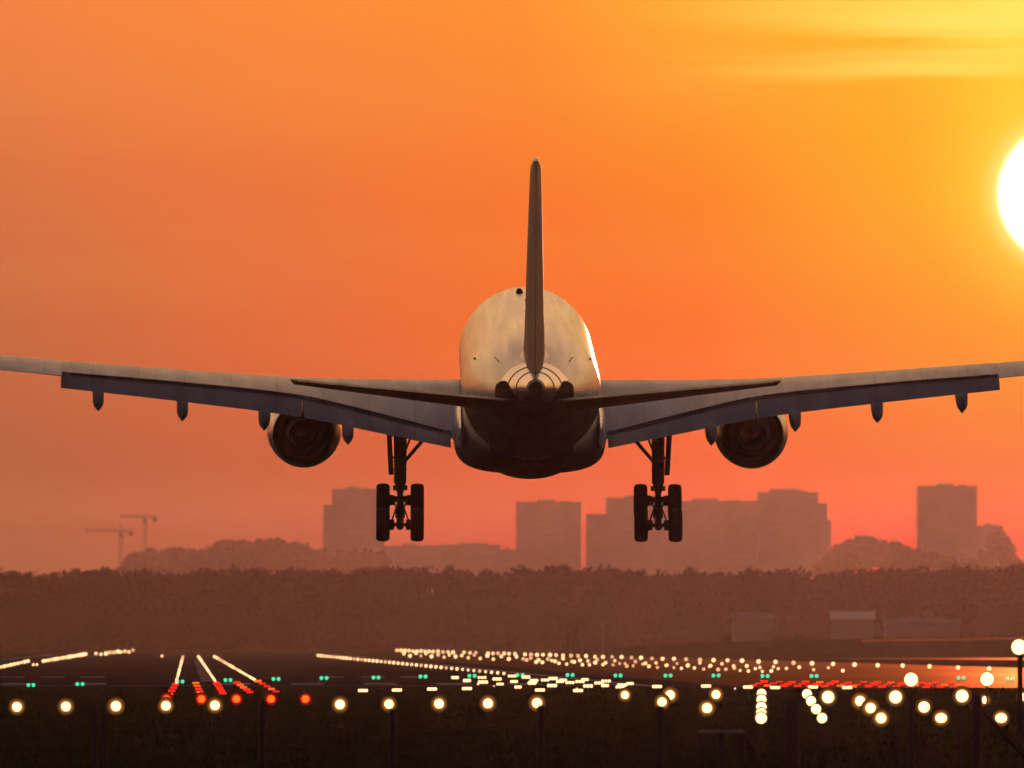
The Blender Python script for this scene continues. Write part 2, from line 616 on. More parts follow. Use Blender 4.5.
FUS = [(-31.0, 1.52, 0.92, 0.30), (-29, 1.66, 0.62, 0.56), (-27, 1.80, 0.15, 0.95), (-25, 1.95, -0.45, 1.38), (-23, 2.18, -0.95, 1.78), (-20, 2.50, -1.45, 2.25),
       (-17, 2.70, -1.95, 2.55), (-14, 2.80, -2.40, 2.76), (-11, 2.83, -2.70, 2.83), (-8, 2.84, -2.82, 2.84), (21, 2.84, -2.82, 2.84), (23.5, 2.76, -2.80, 2.77),
       (26, 2.35, -2.65, 2.5), (28, 1.6, -2.3, 2.0), (29.5, .8, -1.85, 1.4), (30.6, .1, -1.3, .75), (31.2, -.5, -.7, .06)]
fy = [f[0] for f in FUS]


def fus_ring(y, n=64, grow=0.0):
    top, bot, hw = (interp(fy, [f[k] for f in FUS], y) for k in (1, 2, 3))
    zc, hh = (top + bot) / 2, (top - bot) / 2
    return [Vector(((hw + grow) * math.sin(2 * math.pi * i / n), y, zc + (hh + grow) * math.cos(2 * math.pi * i / n))) for i in range(n)]


def frange(a, b, s):
    n = max(1, round(abs(b - a) / s))
    return [a + (b - a) * i / n for i in range(n + 1)]


TAILCUT = -24.6
bm = bmesh.new()
vs = loft(bm, [fus_ring(y) for y in frange(TAILCUT, 31.2, 0.8)])
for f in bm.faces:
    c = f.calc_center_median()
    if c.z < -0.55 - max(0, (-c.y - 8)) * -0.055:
        f.material_index = 1  # lower side takes the colour that holds the underside shade
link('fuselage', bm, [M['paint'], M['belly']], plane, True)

bm = bmesh.new()
loft(bm, [fus_ring(y, grow=-0.004) for y in frange(TAILCUT + 0.02, -30.4, 0.5)])
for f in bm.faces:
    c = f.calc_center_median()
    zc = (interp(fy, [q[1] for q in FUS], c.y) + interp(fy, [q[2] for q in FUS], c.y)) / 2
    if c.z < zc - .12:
        f.material_index = 1  # shade under the polished cone put in as a dark colour
tail = link('tail_cone', bm, [M['polished'], M['belly']], plane, True)
for y in (-26.2, -27.9):
    bm = bmesh.new()
    loft(bm, [fus_ring(y, grow=0.014), fus_ring(y - 0.10, grow=0.014)])
    link('joint_ring', bm, M['gear_metal'], tail, True)
bm = bmesh.new()
lathe(bm, [(-30.2, .36), (-31.0, .30), (-31.0, .24), (-30.5, .22)], origin=(0, 0, 1.20), n=24)
link('exhaust_pipe', bm, M['dark_metal'], tail, True)
for sx in (-1, 1):                       # dark openings the tailplane pivots in
    bm = bmesh.new()
    rings = []
    for y in frange(-24.2, -28.1, 0.45):
        t = (y + 24.2) / -3.9
        hgt = 0.72 * math.sin(math.pi * min(1, 0.25 + 0.75 * t)) + 0.12
        top, bot, hw = (interp(fy, [f[k] for f in FUS], y) for k in (1, 2, 3))
        zc, hh = (top + bot) / 2, (top - bot) / 2
        ring = []
        for j in range(7):
            z = 0.50 + hgt * (j / 6.0) - 0.1
            w = max(0.0, 1 - ((z - zc) / (hh + .001)) ** 2) ** .5 * hw
            ring.append(Vector((sx * (w + 0.03), y, z)))
        for j in range(6, -1, -1):
            ring.append(Vector((ring[j].x - sx * 0.12, y, ring[j].z)))
        rings.append(ring)
    loft(bm, rings)
    link('pivot_opening', bm, M['cavity'], tail, True)

# belly fairing
bm = bmesh.new()
rings = []
for y, hw, zt, zb in [(14, 1.4, -2.0, -2.7), (12.5, 2.2, -1.6, -3.0), (10, 2.8, -1.0, -3.35), (6, 3.05, -.7, -3.6), (1, 3.14, -.6, -3.78), (-3, 3.12, -.7, -3.74), (-6, 2.95, -1.0, -3.45), (-8.5, 2.5, -1.4, -3.1), (-10.5, 1.7, -1.9, -2.75)]:
    ring = []
    n = 40
    for i in range(n):
        a = 2 * math.pi * i / n
        c, s = math.cos(a), math.sin(a)
        e = 2.0 / 3.2
        xx = hw * math.copysign(abs(c) ** e, c)
        zz = (zt + zb) / 2 + (zt - zb) / 2 * math.copysign(abs(s) ** (e if s > 0 else 0.62), s)
        ring.append(Vector((xx, y, zz)))
    rings.append(ring)
loft(bm, rings)
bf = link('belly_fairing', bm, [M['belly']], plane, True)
bm = bmesh.new()
lathe(bm, [(-7.2, .3), (-6.0, 1.0), (-3.5, 1.75), (0, 2.05), (4, 1.9), (7, .8)], origin=(0, 0, 0), n=32)
for v in bm.verts:
    v.co.z = v.co.z * 0.5 - 3.07
link('gear_bay_fairing', bm, M['belly'], bf, True)

# wing root fillets (pale strips beside the fairing)
for sx in (-1, 1):
    bm = bmesh.new()
    rings = []
    for y, w, z0, z1 in [(3, .28, -.9, -2.4), (0, .34, -1.0, -2.8), (-2.5, .34, -1.1, -2.9), (-5, .24, -1.3, -2.7), (-7.5, .05, -1.6, -2.4)]:
        ring = []
        for i in range(16):
            a = 2 * math.pi * i / 16
            ring.append(Vector((sx * (2.86 + w * math.cos(a)), y, (z0 + z1) / 2 + (z0 - z1) / 2 * math.sin(a))))
        rings.append(ring)
    loft(bm, rings)
    link('wing_root_fillet', bm, M['nacelle'], plane, True)


# ---- lifting surfaces
def half(t):
    return 5 * (.2969 * math.sqrt(t) - .126 * t - .3516 * t * t + .2843 * t ** 3 - .1015 * t ** 4)


TS = [0, .004, .015, .04, .08, .14, .22, .32, .44, .56, .68, .8, .9, 1.0]


def foil(x, yL, zL, yT, zT, thick, trunc=0.8, under=0.75, up=1.0):
    """a closed section at span station x; upper surface ends exactly at (yT, zT)"""
    c = (yL - yT) / trunc
    top, botm = [], []
    for t in TS:
        y = yL + (yT - yL) * t
        z = zL + (zT - zL) * t
        h = half(t * trunc) * thick * c
        h1 = half(trunc) * thick * c
        top.append(Vector((x, y, z + up * (h - t * h1))))
        botm.append(Vector((x, y, z - under * h - (1 - under) * 0.0 - t * h1 * 0.1)))
    return top + botm[:0:-1]


# span station, leading-edge y, crown z, shroud (gap) y, shroud z, thickness
WING = [(0.0, 12.0, -0.70, -0.4, -2.45, .135), (3.2, 10.2, -0.62, -0.5, -2.12, .135), (5.35, 8.9, -.50, -.6, -1.60, .13), (7.4, 7.65, -.36, -.7, -1.08, .125), (9.4, 6.45, -.23, -.8, -.64, .12),
        (14.2, 3.5, .22, -2.5, -.03, .112), (19.3, .39, .74, -4.2, .48, .11)]
OUT = [(19.25, .40, .69, -5.3, .38, .105), (21.7, -1.1, .98, -6.1, .66, .10), (25.5, -3.4, 1.4, -7.1, 1.12, .10), (29.3, -5.7, 1.8, -8.3, 1.56, .10)]


def wsec(s, sx, trunc=.8):
    x, yL, cr, yT, zT, th = s
    c = (yL - yT) / trunc
    hU = th * c * .5 * .78
    zL = (cr - .3 * zT - hU) / .7
    return foil(sx * x, yL, zL, yT, zT, th, trunc)


def bare_edge(bm, per_ring, back):
    """metal leading edge: the first faces of each strip on the upper side and the last on the lower"""
    bm.faces.ensure_lookup_table()
    for k, f in enumerate(bm.faces):
        if len(f.verts) == 4 and (k % per_ring < back or k % per_ring >= per_ring - 3):
            f.material_index = 1


def lerp_station(tab, x):
    xs = [s[0] for s in tab]
    return tuple([x] + [interp(xs, [s[k] for s in tab], x) for k in range(1, len(tab[0]))])


# flaps: station, trailing-edge y, trailing-edge z
FT = [(3.2, -2.35, -2.72), (5.35, -2.5, -2.28), (9.4, -2.6, -1.46), (14.2, -4.0, -.76), (19.3, -5.35, -.12)]
CANOES = [(7.5, -3.5, -2.50), (10.95, -4.0, -1.92), (14.3, -4.9, -1.52), (17.75, -6.0, -1.03)]
for sx in (-1, 1):
    bm = bmesh.new()
    loft(bm, [wsec(lerp_station(WING, x), sx) for x in frange(0.5, 19.3, 0.6)])
    bare_edge(bm, 2 * len(TS) - 1, 4)
    wg = link('wing', bm, [M['wing'], M['slat']], plane, True)
    wg['label'] = 'grey port wing' if sx < 0 else 'grey starboard wing'
    bm = bmesh.new()
    loft(bm, [wsec(lerp_station(OUT, x), sx, .97) for x in frange(19.25, 29.3, 0.8)])
    bare_edge(bm, 2 * len(TS) - 1, 4)
    link('wing_tip', bm, [M['wing'], M['slat']], wg, True)
    bm = bmesh.new()                      # upturned winglet
    loft(bm, [foil(sx * 29.25, -5.9, 1.6, -8.3, 1.55, .09, .97), foil(sx * 29.9, -7.0, 2.3, -8.9, 2.25, .08, .97), foil(sx * 30.15, -8.3, 3.6, -9.5, 3.55, .07, .97)])
    link('winglet', bm, M['wing'], wg, True)
    for a, b in ((3.25, 9.30), (9.42, 19.28)):
        bm = bmesh.new()
        rings = []
        for x in frange(a, b, 0.7):
            w = lerp_station(WING, x)
            _, ye, ze = lerp_station(FT, x)
            c = w[3] + .35 - ye
            rings.append(foil(sx * x, w[3] + .35, w[4] - .27 + .012 * (x - 3), ye, ze, .17, .97, .6))
        loft(bm, rings)
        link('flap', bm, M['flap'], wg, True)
    bm = bmesh.new()                      # spoiler panel edges: thin raised strip along the shroud
    for a, b in ((3.6, 9.1), (9.6, 18.9)):
        rings = []
        for x in frange(a, b, 0.7):
            w = lerp_station(WING, x)
            rings.append([Vector((sx * x, w[3] + dy_, w[4] + dz_)) for dy_, dz_ in ((0.0, .004), (-.10, -.02), (-.10, -.06), (0, -.07))])
        loft(bm, rings)
    link('spoiler_edge', bm, M['gear_metal'], wg)
    for cx, yt, zb in CANOES:             # flap track fairings, drooped with the flap
        w = lerp_station(WING, cx)
        _, ye, ze = lerp_station(FT, cx)
        bm = bmesh.new()
        rings = []
        path = [(w[3] + 3.0, w[4] - .55, .02, .10), (w[3] + 2.0, w[4] - .72, .15, .30), (w[3] + .6, w[4] - .80, .23, .42), (ye + .9, (ze + zb) / 2 + .22, .25, .46), (ye + .2, (ze + zb) / 2 + .02, .23, .44), (yt + .35, zb + .36, .19, .30), (yt, zb + .20, .05, .10)]
        for y, z, hw, hh in path:
            pr = [(-1, .9), (-1, -.25), (-.8, -.6), (0, -1.1), (.8, -.6), (1, -.25), (1, .9), (0, 1)]
            rings.append([Vector((sx * cx + a_ * hw, y, z + b_ * hh)) for a_, b_ in pr])
        loft(bm, rings)
        link('flap_track_fairing', bm, M['flap'], wg, True)

    # ---- engine
    en = empty('engine', (sx * 9.37, 6.0, -2.58))
    en.parent = plane
    bm = bmesh.new()
    outer = [(-.75, 1.30), (-.2, 1.42), (.8, 1.50), (2.2, 1.56), (3.6, 1.52), (4.5, 1.36), (4.75, 1.24), (4.6, 1.14), (4.0, 1.10)]
    inner = [(3.0, 1.14), (1.0, 1.22), (-.2, 1.24), (-.74, 1.27)]
    lathe(bm, outer + inner, n=56, caps=False)
    link('nacelle', bm, M['nacelle'], en, True)
    bm = bmesh.new()
    lathe(bm, [(-.70, 1.262), (.0, 1.235), (2.6, 1.14)], n=56, caps=False)
    lathe(bm, [(2.6, 1.14), (2.62, .3)], n=56, caps=True)
    link('fan_duct', bm, M['cavity'], en, True)
    bm = bmesh.new()
    lathe(bm, [(2.6, .85), (.8, .92), (-.6, .86), (-1.7, .66), (-1.75, .62), (-1.0, .60)], n=40, caps=False)
    link('core_nozzle', bm, M['exhaust'], en, True)
    bm = bmesh.new()
    lathe(bm, [(1.0, .5), (-1.2, .40), (-2.1, .22), (-2.5, .05)], n=28)
    link('exhaust_plug', bm, M['dark_metal'], en, True)
    bm = bmesh.new()
    rings = []
    for y, z0, z1, w in [(4.2, 1.45, 1.62, .04), (2.5, 1.2, 1.9, .18), (0, .55, 2.0, .22), (-2.5, .75, 1.9, .2), (-4.5, 1.1, 1.8, .03)]:
        rings.append([Vector((-w, y, z0)), Vector((w, y, z0)), Vector((w, y, z1)), Vector((-w, y, z1))])
    loft(bm, rings)
    link('pylon', bm, M['nacelle'], en)
    for a in (R(40), R(140)):             # strakes
        bm = bmesh.new()
        rot = Matrix.Rotation(a - R(90), 4, 'Y')
        for y0, y1 in ((2.2, 3.3),):
            ps = [(-.015, y0, 1.5), (.015, y0, 1.5), (.015, y1, 1.5), (-.015, y1, 1.5)]
            pt = [(-.01, y0, 1.85), (.01, y0, 1.85), (.01, y1 - .5, 1.8), (-.01, y1 - .5, 1.8)]
            loft(bm, [[rot @ Vector(p) for p in ps], [rot @ Vector(p) for p in pt]])
        link('strake', bm, M['nacelle'], en)

    # ---- main landing gear
    gx = sx * 5.34
    gear = empty('main_landing_gear', (gx, 0, 0))
    gear.parent = plane
    bm = bmesh.new()
    tube(bm, (0, .1, -1.85), (0, 0, -4.15), .21, .19, 16)
    tube(bm, (0, 0, -4.10), (0, 0, -4.32), .26, .26, 16)
    tube(bm, (0, 0, -4.3), (0, 0, -5.5), .13, .13, 14)
    tube(bm, (0, 0, -2.9), (0, 0, -3.1), .25, .25, 14)
    for s2 in (-1, 1):                    # clamps and pipes along the leg
        tube(bm, (s2 * .24, -.08, -1.95), (s2 * .22, -.12, -4.2), .035, n=6)
    for zz in (-2.2, -2.6, -3.4, -3.75):
        box(bm, -.27, .27, -.2, .1, zz - .04, zz + .04)
    link('shock_strut', bm, M['gear_metal'], gear, True)
    bm = bmesh.new()
    box(bm, -.10, .10, -.75, -.60, -4.9, -4.75)
    for a, b in (((-.2, -.15, -4.2), (-.06, -.66, -4.82)), ((.2, -.15, -4.2), (.06, -.66, -4.82)), ((-.06, -.66, -4.82), (-.14, -.12, -5.4)), ((.06, -.66, -4.82), (.14, -.12, -5.4))):
        tube(bm, a, b, .05, .045, 8)
    link('torque_link', bm, M['gear_metal'], gear)
    bm = bmesh.new()
    tube(bm, (-sx * .12, 0, -3.50), (-sx * 1.45, .2, -1.95), .075, .085, 10)
    tube(bm, (-sx * .10, 0, -3.30), (-sx * .6, .2, -1.95), .045, .045, 8)
    link('side_brace', bm, M['gear_metal'], gear, True)
    bm = bmesh.new()
    tube(bm, (0, .2, -3.9), (0, 2.4, -2.2), .07, .07, 8)
    link('drag_brace', bm, M['gear_metal'], gear, True)
    bm = bmesh.new()                      # leg door, outboard of the strut
    rings = []
    for xx in (sx * .25, sx * .46):
        rings.append([Vector((xx + sx * (.02 + .10 * (z + 3.9) / 2), y, z)) for y, z in ((-.55, -1.6), (-.60, -3.0), (-.30, -3.75), (.0, -3.98), (.5, -3.5), (.7, -1.6))])
    loft(bm, rings)
    box(bm, *(sorted((sx * .18, sx * .34))), -.05, .05, -3.3, -3.2)
    box(bm, *(sorted((sx * .18, sx * .38))), -.05, .05, -2.4, -2.3)
    link('gear_door', bm, M['belly'], gear)
    tilt = R(27.5)
    ax = [(.99 * math.cos(tilt) * s2, -5.54 + .99 * math.sin(tilt) * s2) for s2 in (-1, 1)]
    bm = bmesh.new()
    tube(bm, (0, ax[0][0] - .15, ax[0][1] - .08), (0, ax[1][0] + .15, ax[1][1] + .08), .15, .15, 12)
    box(bm, -.2, .2, -.25, .25, -5.75, -5.35)
    box(bm, -.30, .30, -.12, .12, -4.62, -4.42)
    box(bm, -.24, .24, -.1, .12, -4.96, -4.86)
    tube(bm, (0, -.05, -4.4), (0, .75, -5.1), .05, .05, 8)
    for y, z in ax:
        tube(bm, (-.72, y, z), (.72, y, z), .085, .085, 12)
        for s2 in (-1, 1):
            tube(bm, (s2 * .24, y, z), (s2 * .46, y, z), .21, .23, 16)
            box(bm, s2 * .33 - .07, s2 * .33 + .07, y - .3, y + .3, z - .14, z + .10)
            tube(bm, (s2 * .16, 0, -5.35), (s2 * .34, y, z + .2), .035, .035, 6)
    link('bogie_beam', bm, M['dark_metal'], gear, True)
    for y, z in ax:
        for s2 in (-1, 1):
            bm = bmesh.new()
            prof = [(-.18, .28), (-.23, .36), (-.275, .48), (-.28, .57), (-.255, .63), (-.20, .67), (-.12, .695), (-.10, .68), (-.05, .70), (.05, .70), (.10, .68), (.12, .695), (.20, .67), (.255, .63), (.28, .57), (.275, .48), (.23, .36), (.18, .28)]
            lathe(bm, prof, 'X', 36, (s2 * .71, y, z), 0)
            lathe(bm, [(-.12, .30), (-.18, .24), (-.20, .10), (.20, .10), (.18, .24), (.12, .30)], 'X', 24, (s2 * .71, y, z), 1)
            link('wheel', bm, [M['rubber'], M['gear_metal']], gear, True)

# ---- tailplane
for sx in (-1, 1):
    bm = bmesh.new()
    ST = [(.55, -22.6, .38, -27.0, .52), (9.55, -28.3, 1.38, -30.1, 1.47)]
    rings = []
    for x in frange(.55, 9.55, .6):
        t = (x - .55) / 9.0
        a = [ST[0][k] + (ST[1][k] - ST[0][k]) * t for k in range(5)]
        rings.append(foil(sx * x, a[1], a[2] - (.36 * (1 - t) + .04), a[3], a[4], .10, .86, 1.25))
    rings.append([v + Vector((sx * .14, 0, .015)) for v in foil(sx * 9.55, -28.9, 1.43, -30.0, 1.48, .05, .86, 1.0)])
    loft(bm, rings)
    ts = link('tailplane', bm, M['belly'], plane, True)  # underside shade put into the whole tailplane's colour
    bm = bmesh.new()
    rings = []
    for x in frange(1.2, 9.4, .6):
        t = (x - .55) / 9.0
        a = [ST[0][k] + (ST[1][k] - ST[0][k]) * t for k in range(5)]
        c = 1.25 * (1 - t) + .45 * t
        h = .36 * (1 - t) + .04
        rings.append([Vector((sx * x, a[3] - .02, a[4] - .005)), Vector((sx * x, a[3] - c, a[4] + .03 * (1 - t) + .0)), Vector((sx * x, a[3] - c, a[4] - .01)), Vector((sx * x, a[3] - .02, a[4] - h))])
    loft(bm, rings)
    link('elevator', bm, M['belly'], ts)

# ---- fin
bm = bmesh.new()
rings = []


def hfoil(z, yL, yT, hw, trunc=1.0):
    left, right = [], []
    for t in TS:
        y = yL + (yT - yL) * t
        w = half(t * trunc) * 2 * hw
        if t == 0:
            left.append(Vector((0, y, z)))
            continue
        left.append(Vector((-w, y, z)))
        right.append(Vector((w, y, z)))
    return left + right[::-1]


FN = [(1.3, -17.5, -26.0, .50), (2.2, -19.2, -26.6, .43), (3.0, -20.8, -27.0, .40), (6.0, -23.2, -28.1, .33), (9.8, -26.4, -29.5, .22), (10.05, -27.2, -29.55, .12)]
for a, b in zip(FN, FN[1:]):
    for k in range(4):
        t = k / 4
        q = [a[j] + (b[j] - a[j]) * t for j in range(4)]
        rings.append(hfoil(q[0], q[1], q[2], q[3], .72))
rings.append(hfoil(*FN[-1], .72))
loft(bm, rings)
fin = link('vertical_fin', bm, M['fin'], plane, True)
bm = bmesh.new()
rings = []
for z, yh, yt, hw in [(1.72, -26.4, -28.7, .31), (3.0, -27.02, -29.3, .30), (6.0, -28.12, -29.9, .25), (10.03, -29.56, -30.6, .135)]:
    rings.append([Vector((-hw, yh, z)), Vector((-.012, yt, z)), Vector((.012, yt, z)), Vector((hw, yh, z))])
loft(bm, rings)
link('rudder', bm, M['fin'], fin)
bm = bmesh.new()
lathe(bm, [(-29.7, .03), (-29.4, .11), (-28.4, .12), (-27.9, .03)], n=12, origin=(0, 0, 10.12))
link('fin_cap', bm, M['nacelle'], fin, True)
bm = bmesh.new()                           # fillet where the fin meets the fuselage
rings = []
for y, w, zt in [(-17, .05, 2.75), (-20, .45, 2.72), (-23, .70, 2.42), (-24.9, .60, 2.05), (-26.0, .2, 1.85)]:
    zb = interp(fy, [f[1] for f in FUS], y) - .5
    rings.append([Vector((w * math.cos(a), y, zb + (zt - zb) * math.sin(a))) for a in [math.pi * i / 10 for i in range(11)]])
loft(bm, rings)
link('fin_fillet', bm, M['paint'], fin, True)

# ---- nose gear
ng = empty('nose_landing_gear', (0, 22.5, 0))
ng.parent = plane
bm = bmesh.new()
tube(bm, (0, 0, -2.4), (0, -.15, -4.6), .12, .10, 12)
tube(bm, (-.35, -.15, -4.6), (.35, -.15, -4.6), .07, .07, 10)
tube(bm, (0, .1, -3.6), (0, 1.4, -2.6), .05, .05, 8)
link('shock_strut', bm, M['gear_metal'], ng, True)
for s2 in (-1, 1):
    bm = bmesh.new()
    lathe(bm, [(-.12, .2), (-.17, .42), (-.10, .52), (.10, .52), (.17, .42), (.12, .2)], 'X', 28, (s2 * .32, -.15, -4.6))
    link('wheel', bm, M['rubber'], ng, True)
    bm = bmesh.new()
    box(bm, s2 * .62 - .02, s2 * .62 + .02, -.2, 1.5, -3.5, -2.6)
    link('gear_door', bm, M['belly'], ng)

# ---- small fittings on the fuselage
def on_skin(ang, y, dz=0.02):
    top, bot, hw = (interp(fy, [f[k] for f in FUS], y) for k in (1, 2, 3))
    zc, hh = (top + bot) / 2, (top - bot) / 2
    return Vector(((hw + dz) * math.sin(ang), y, zc + (hh + dz) * math.cos(ang)))


for ang, y, ln, w in [(-.78, -20.5, 1.3, .02), (.78, -20.5, 1.3, .02), (-1.02, -14.5, .4, .04), (1.02, -14.5, .4, .04)]:
    bm = bmesh.new()
    rings = []
    for yy in (y, y - ln):
        a, b = on_skin(ang - w / 2.5, yy, 0.0), on_skin(ang + w / 2.5, yy, 0.0)
        a2, b2 = on_skin(ang - w / 2.5, yy, 0.05), on_skin(ang + w / 2.5, yy, 0.05)
        rings.append([a, b, b2, a2])
    loft(bm, rings)
    link('vent', bm, M['cavity'], plane)
bm = bmesh.new()                           # dorsal antenna housing
lathe(bm, [(17.6, .02), (17.2, .13), (16.2, .15), (15.6, .02)], n=14, origin=(-.30, 0, 2.86))
link('antenna_housing', bm, M['cavity'], plane, True)
bm = bmesh.new()
lathe(bm, [(9.0, .02), (8.6, .12), (8.0, .13), (7.4, .02)], n=12, origin=(0, 0, 2.9))
link('beacon', bm, M['gear_metal'], plane, True)


# ------------------------------------------------------------------ lamps
def lamp_mesh(name, lens, hl, r, housing=True):
    """lamp standing on the ground plane: stem, cradle, glass. Returns thing with parts for near lamps"""
    pass


def bloom_material(name, col, strength):
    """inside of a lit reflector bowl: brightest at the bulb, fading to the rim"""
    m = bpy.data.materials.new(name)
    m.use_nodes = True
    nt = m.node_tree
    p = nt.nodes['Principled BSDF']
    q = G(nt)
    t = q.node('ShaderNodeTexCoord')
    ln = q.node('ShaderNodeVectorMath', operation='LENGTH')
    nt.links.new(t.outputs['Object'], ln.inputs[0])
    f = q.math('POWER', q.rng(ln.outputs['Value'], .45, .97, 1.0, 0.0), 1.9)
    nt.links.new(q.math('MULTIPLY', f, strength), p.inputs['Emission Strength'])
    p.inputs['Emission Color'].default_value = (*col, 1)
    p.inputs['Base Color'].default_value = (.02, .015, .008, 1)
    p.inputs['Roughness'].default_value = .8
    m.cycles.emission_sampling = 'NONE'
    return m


M['warm_reflector'] = bloom_material('warm_reflector', (1.0, .31, .035), .8)
M['red_reflector'] = bloom_material('red_reflector', (1.0, .012, .004), 1.2)


def near_lamp(px, py, r_px, hl, lens, label, group, dist=None, sq=1.0, rim=2.0):
    d = dist or D(py, hl)
    if dist:
        hl = EYE + (HORIZON - py) / K * d
    r = r_px * d / K
    x = X(px, d)
    t = empty('approach_light', (x, d, 0))
    tag(t, label, 'light', group)
    bm = bmesh.new()
    tube(bm, (0, .06, 0), (0, .06, hl - r * .3), .03, .025, 8)
    tube(bm, (0, .06, 0), (0, .06, .05), .12, .10, 10)
    link('stem', bm, M['housing'], t)
    bm = bmesh.new()
    lathe(bm, [(0.16, r * .35), (.10, r * .8), (.0, r * .96), (-.02, r * .96)], 'Y', 16, (0, 0.02, hl))
    link('lamp_housing', bm, M['housing'], t, True)
    bm = bmesh.new()
    bmesh.ops.create_uvsphere(bm, u_segments=16, v_segments=10, radius=r)
    for v in bm.verts:
        v.co = Vector((v.co.x * sq, v.co.y * .6 - .02, v.co.z + hl))
    link('lamp_glass', bm, M['red_core' if lens == 'red_light' else lens], t, True)
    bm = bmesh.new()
    lathe(bm, [(.10, .55), (.0, .8), (-.10, 1.0), (-.06, 1.0), (.12, .6)], 'Y', 24)  # glowing dish added as the bloom round the lamp
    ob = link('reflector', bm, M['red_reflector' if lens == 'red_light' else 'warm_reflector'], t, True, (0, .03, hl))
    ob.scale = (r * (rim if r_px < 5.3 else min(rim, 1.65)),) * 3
    return t


SMALL = {}


def small_lamp(px, py, r_px, lens, label, group, hl=0.3, dist=None, name='runway_light'):
    if lens == 'white_small' and random.random() < .28:
        lens = 'white_faint'
    d = dist or D(py, hl)
    r = round(r_px * d / K, 3)
    key = (lens, r, round(hl, 2))
    if key not in SMALL:
        bm = bmesh.new()
        bmesh.ops.create_icosphere(bm, subdivisions=2, radius=r)
        for v in bm.verts:
            v.co.z += hl
        tube(bm, (0, r * .5, 0), (0, r * .5, hl), .03, .025, 6, mi=1)
        for f in bm.faces:
            if f.calc_center_median().z < hl - r * 1.01:
                f.material_index = 1
        me = bpy.data.meshes.new(name)
        bm.to_mesh(me)
        bm.free()
        me.materials.append(M[lens])
        me.materials.append(M['housing'])
        SMALL[key] = me
    o = bpy.data.objects.new(name, SMALL[key])
    COL.objects.link(o)
    o.location = (X(px, d), d, 0)
    return tag(o, label, 'light', group)


BARS = {}


def light_bar(px, py, w_px, r_px, lens, label, group, n=3, hl=.25):
    d = D(py, hl)
    r = round(r_px * d / K, 3)
    w = round(w_px * d / K, 2)
    key = (lens, r, w, n)
    if key not in BARS:
        bm = bmesh.new()
        for i in range(n):
            x = -w / 2 + w * i / (n - 1)
            g0 = len(bm.verts)
            bmesh.ops.create_icosphere(bm, subdivisions=2, radius=r, matrix=Matrix.Translation((x, 0, hl)))
            tube(bm, (x, r * .5, 0), (x, r * .5, hl - r * .4), .025, n=5, mi=1)
        box(bm, -w / 2 - r, w / 2 + r, r * .4, r * .9, hl - r * 1.3, hl - r * .9, 1)
        me = bpy.data.meshes.new('light_bar')
        bm.to_mesh(me)
        bm.free()
        me.materials.append(M[lens])
        me.materials.append(M['housing'])
        BARS[key] = me
    o = bpy.data.objects.new('light_bar', BARS[key])
    COL.objects.link(o)
    o.location = (X(px, d), d, 0)
    return tag(o, label, 'light bar', group)


def jit(a):
    return random.uniform(-a, a)


# nearest row of round approach lights in the grass
for px in (17, 66, 116, 166, 215, 340, 389, 439, 488, 537):
    near_lamp(px, 707 - px * .0075, 4.6 + jit(.3), .75, 'white_light', 'round white approach light in the evenly spaced row across the near grass', 'evenly spaced row of round approach lights on the grass')
near_lamp(662, 702, 4.4, .75, 'white_light', 'round white light half behind the top of a thin fence post right of the wheels', None)
near_lamp(625, 695, 3.8, .6, 'white_light', 'round white light alone at the grass edge, just left of the tilted bench-like frame', None)
near_lamp(670, 695, 4.6, .6, 'white_light', 'round white light just above and right of the light half behind a post', None)
near_lamp(716, 694.5, 4.2, .6, 'white_light', 'upper of two round white lights above the low wooden frame', None)
near_lamp(707, 708, 4.8, .7, 'white_light', 'lower of two round white lights above the low wooden frame', None)
for i, py in enumerate((693.5, 699.5, 707, 713.5, 718)):
    near_lamp(761.5 - i * .1, py, 4.6 + .2 * i, .7, 'white_light', 'round white light in the upright stack of lights left of the thick post', 'stack of approach lights left of the thick post', rim=1.3)
for px, py in ((807, 694), (811, 701), (816, 709), (822, 718)):
    near_lamp(px, py, 4.8, .7, 'white_light', 'round white light in the slanting string just right of the thick post', 'slanting string of approach lights right of the thick post', rim=1.3)
near_lamp(828, 697, 6.0, .8, 'white_light', 'bigger round white light beside the slanting string right of the thick post', None)
for px, py in ((860, 701), (870.5, 708), (881, 718)):
    near_lamp(px, py, 4.9, .7, 'white_light', 'round white light in the short slanting string left of the slim tall post', 'short slanting string of approach lights by the slim post')
near_lamp(884, 715.5, 3.4, .7, 'white_light', 'small white light touching the lowest lamp of the short slanting string', None)
near_lamp(895.5, 697, 6.2, .8, 'white_light', 'round white light just left of the slim tall post, below its top', None)
near_lamp(911, 679.5, 6.6, 1.5, 'white_light', 'large round white light right above the slim tall post', None, dist=430, rim=1.15)
near_lamp(924, 707, 5.4, .7, 'white_light', 'round white light just right of the slim tall post', None)
near_lamp(941, 718, 4.6, .7, 'white_light', 'flattened white light low in the grass between the two right-hand posts', None, sq=1.2)
near_lamp(962, 696, 6.1, .8, 'white_light', 'round white light just left of the braced post', None)
near_lamp(987, 679, 6.6, 1.5, 'white_light', 'large round white light above the braced post', None, dist=430, rim=1.15)
near_lamp(984.5, 700, 3.6, .7, 'white_light', 'small upright white light peeking from behind the braced post', None, sq=.7)
near_lamp(1001, 718, 4.6, .7, 'white_light', 'flattened white light behind the slanting brace in the right corner', None, sq=1.2)
near_lamp(1019, 647, 7.4, 2.6, 'white_light', 'large round white light on the tallest stem at the right edge', None, dist=400, rim=1.15)
near_lamp(1023, 697, 3.8, .6, 'white_light', 'white light cut by the right edge of the picture below the tallest lamp', None)

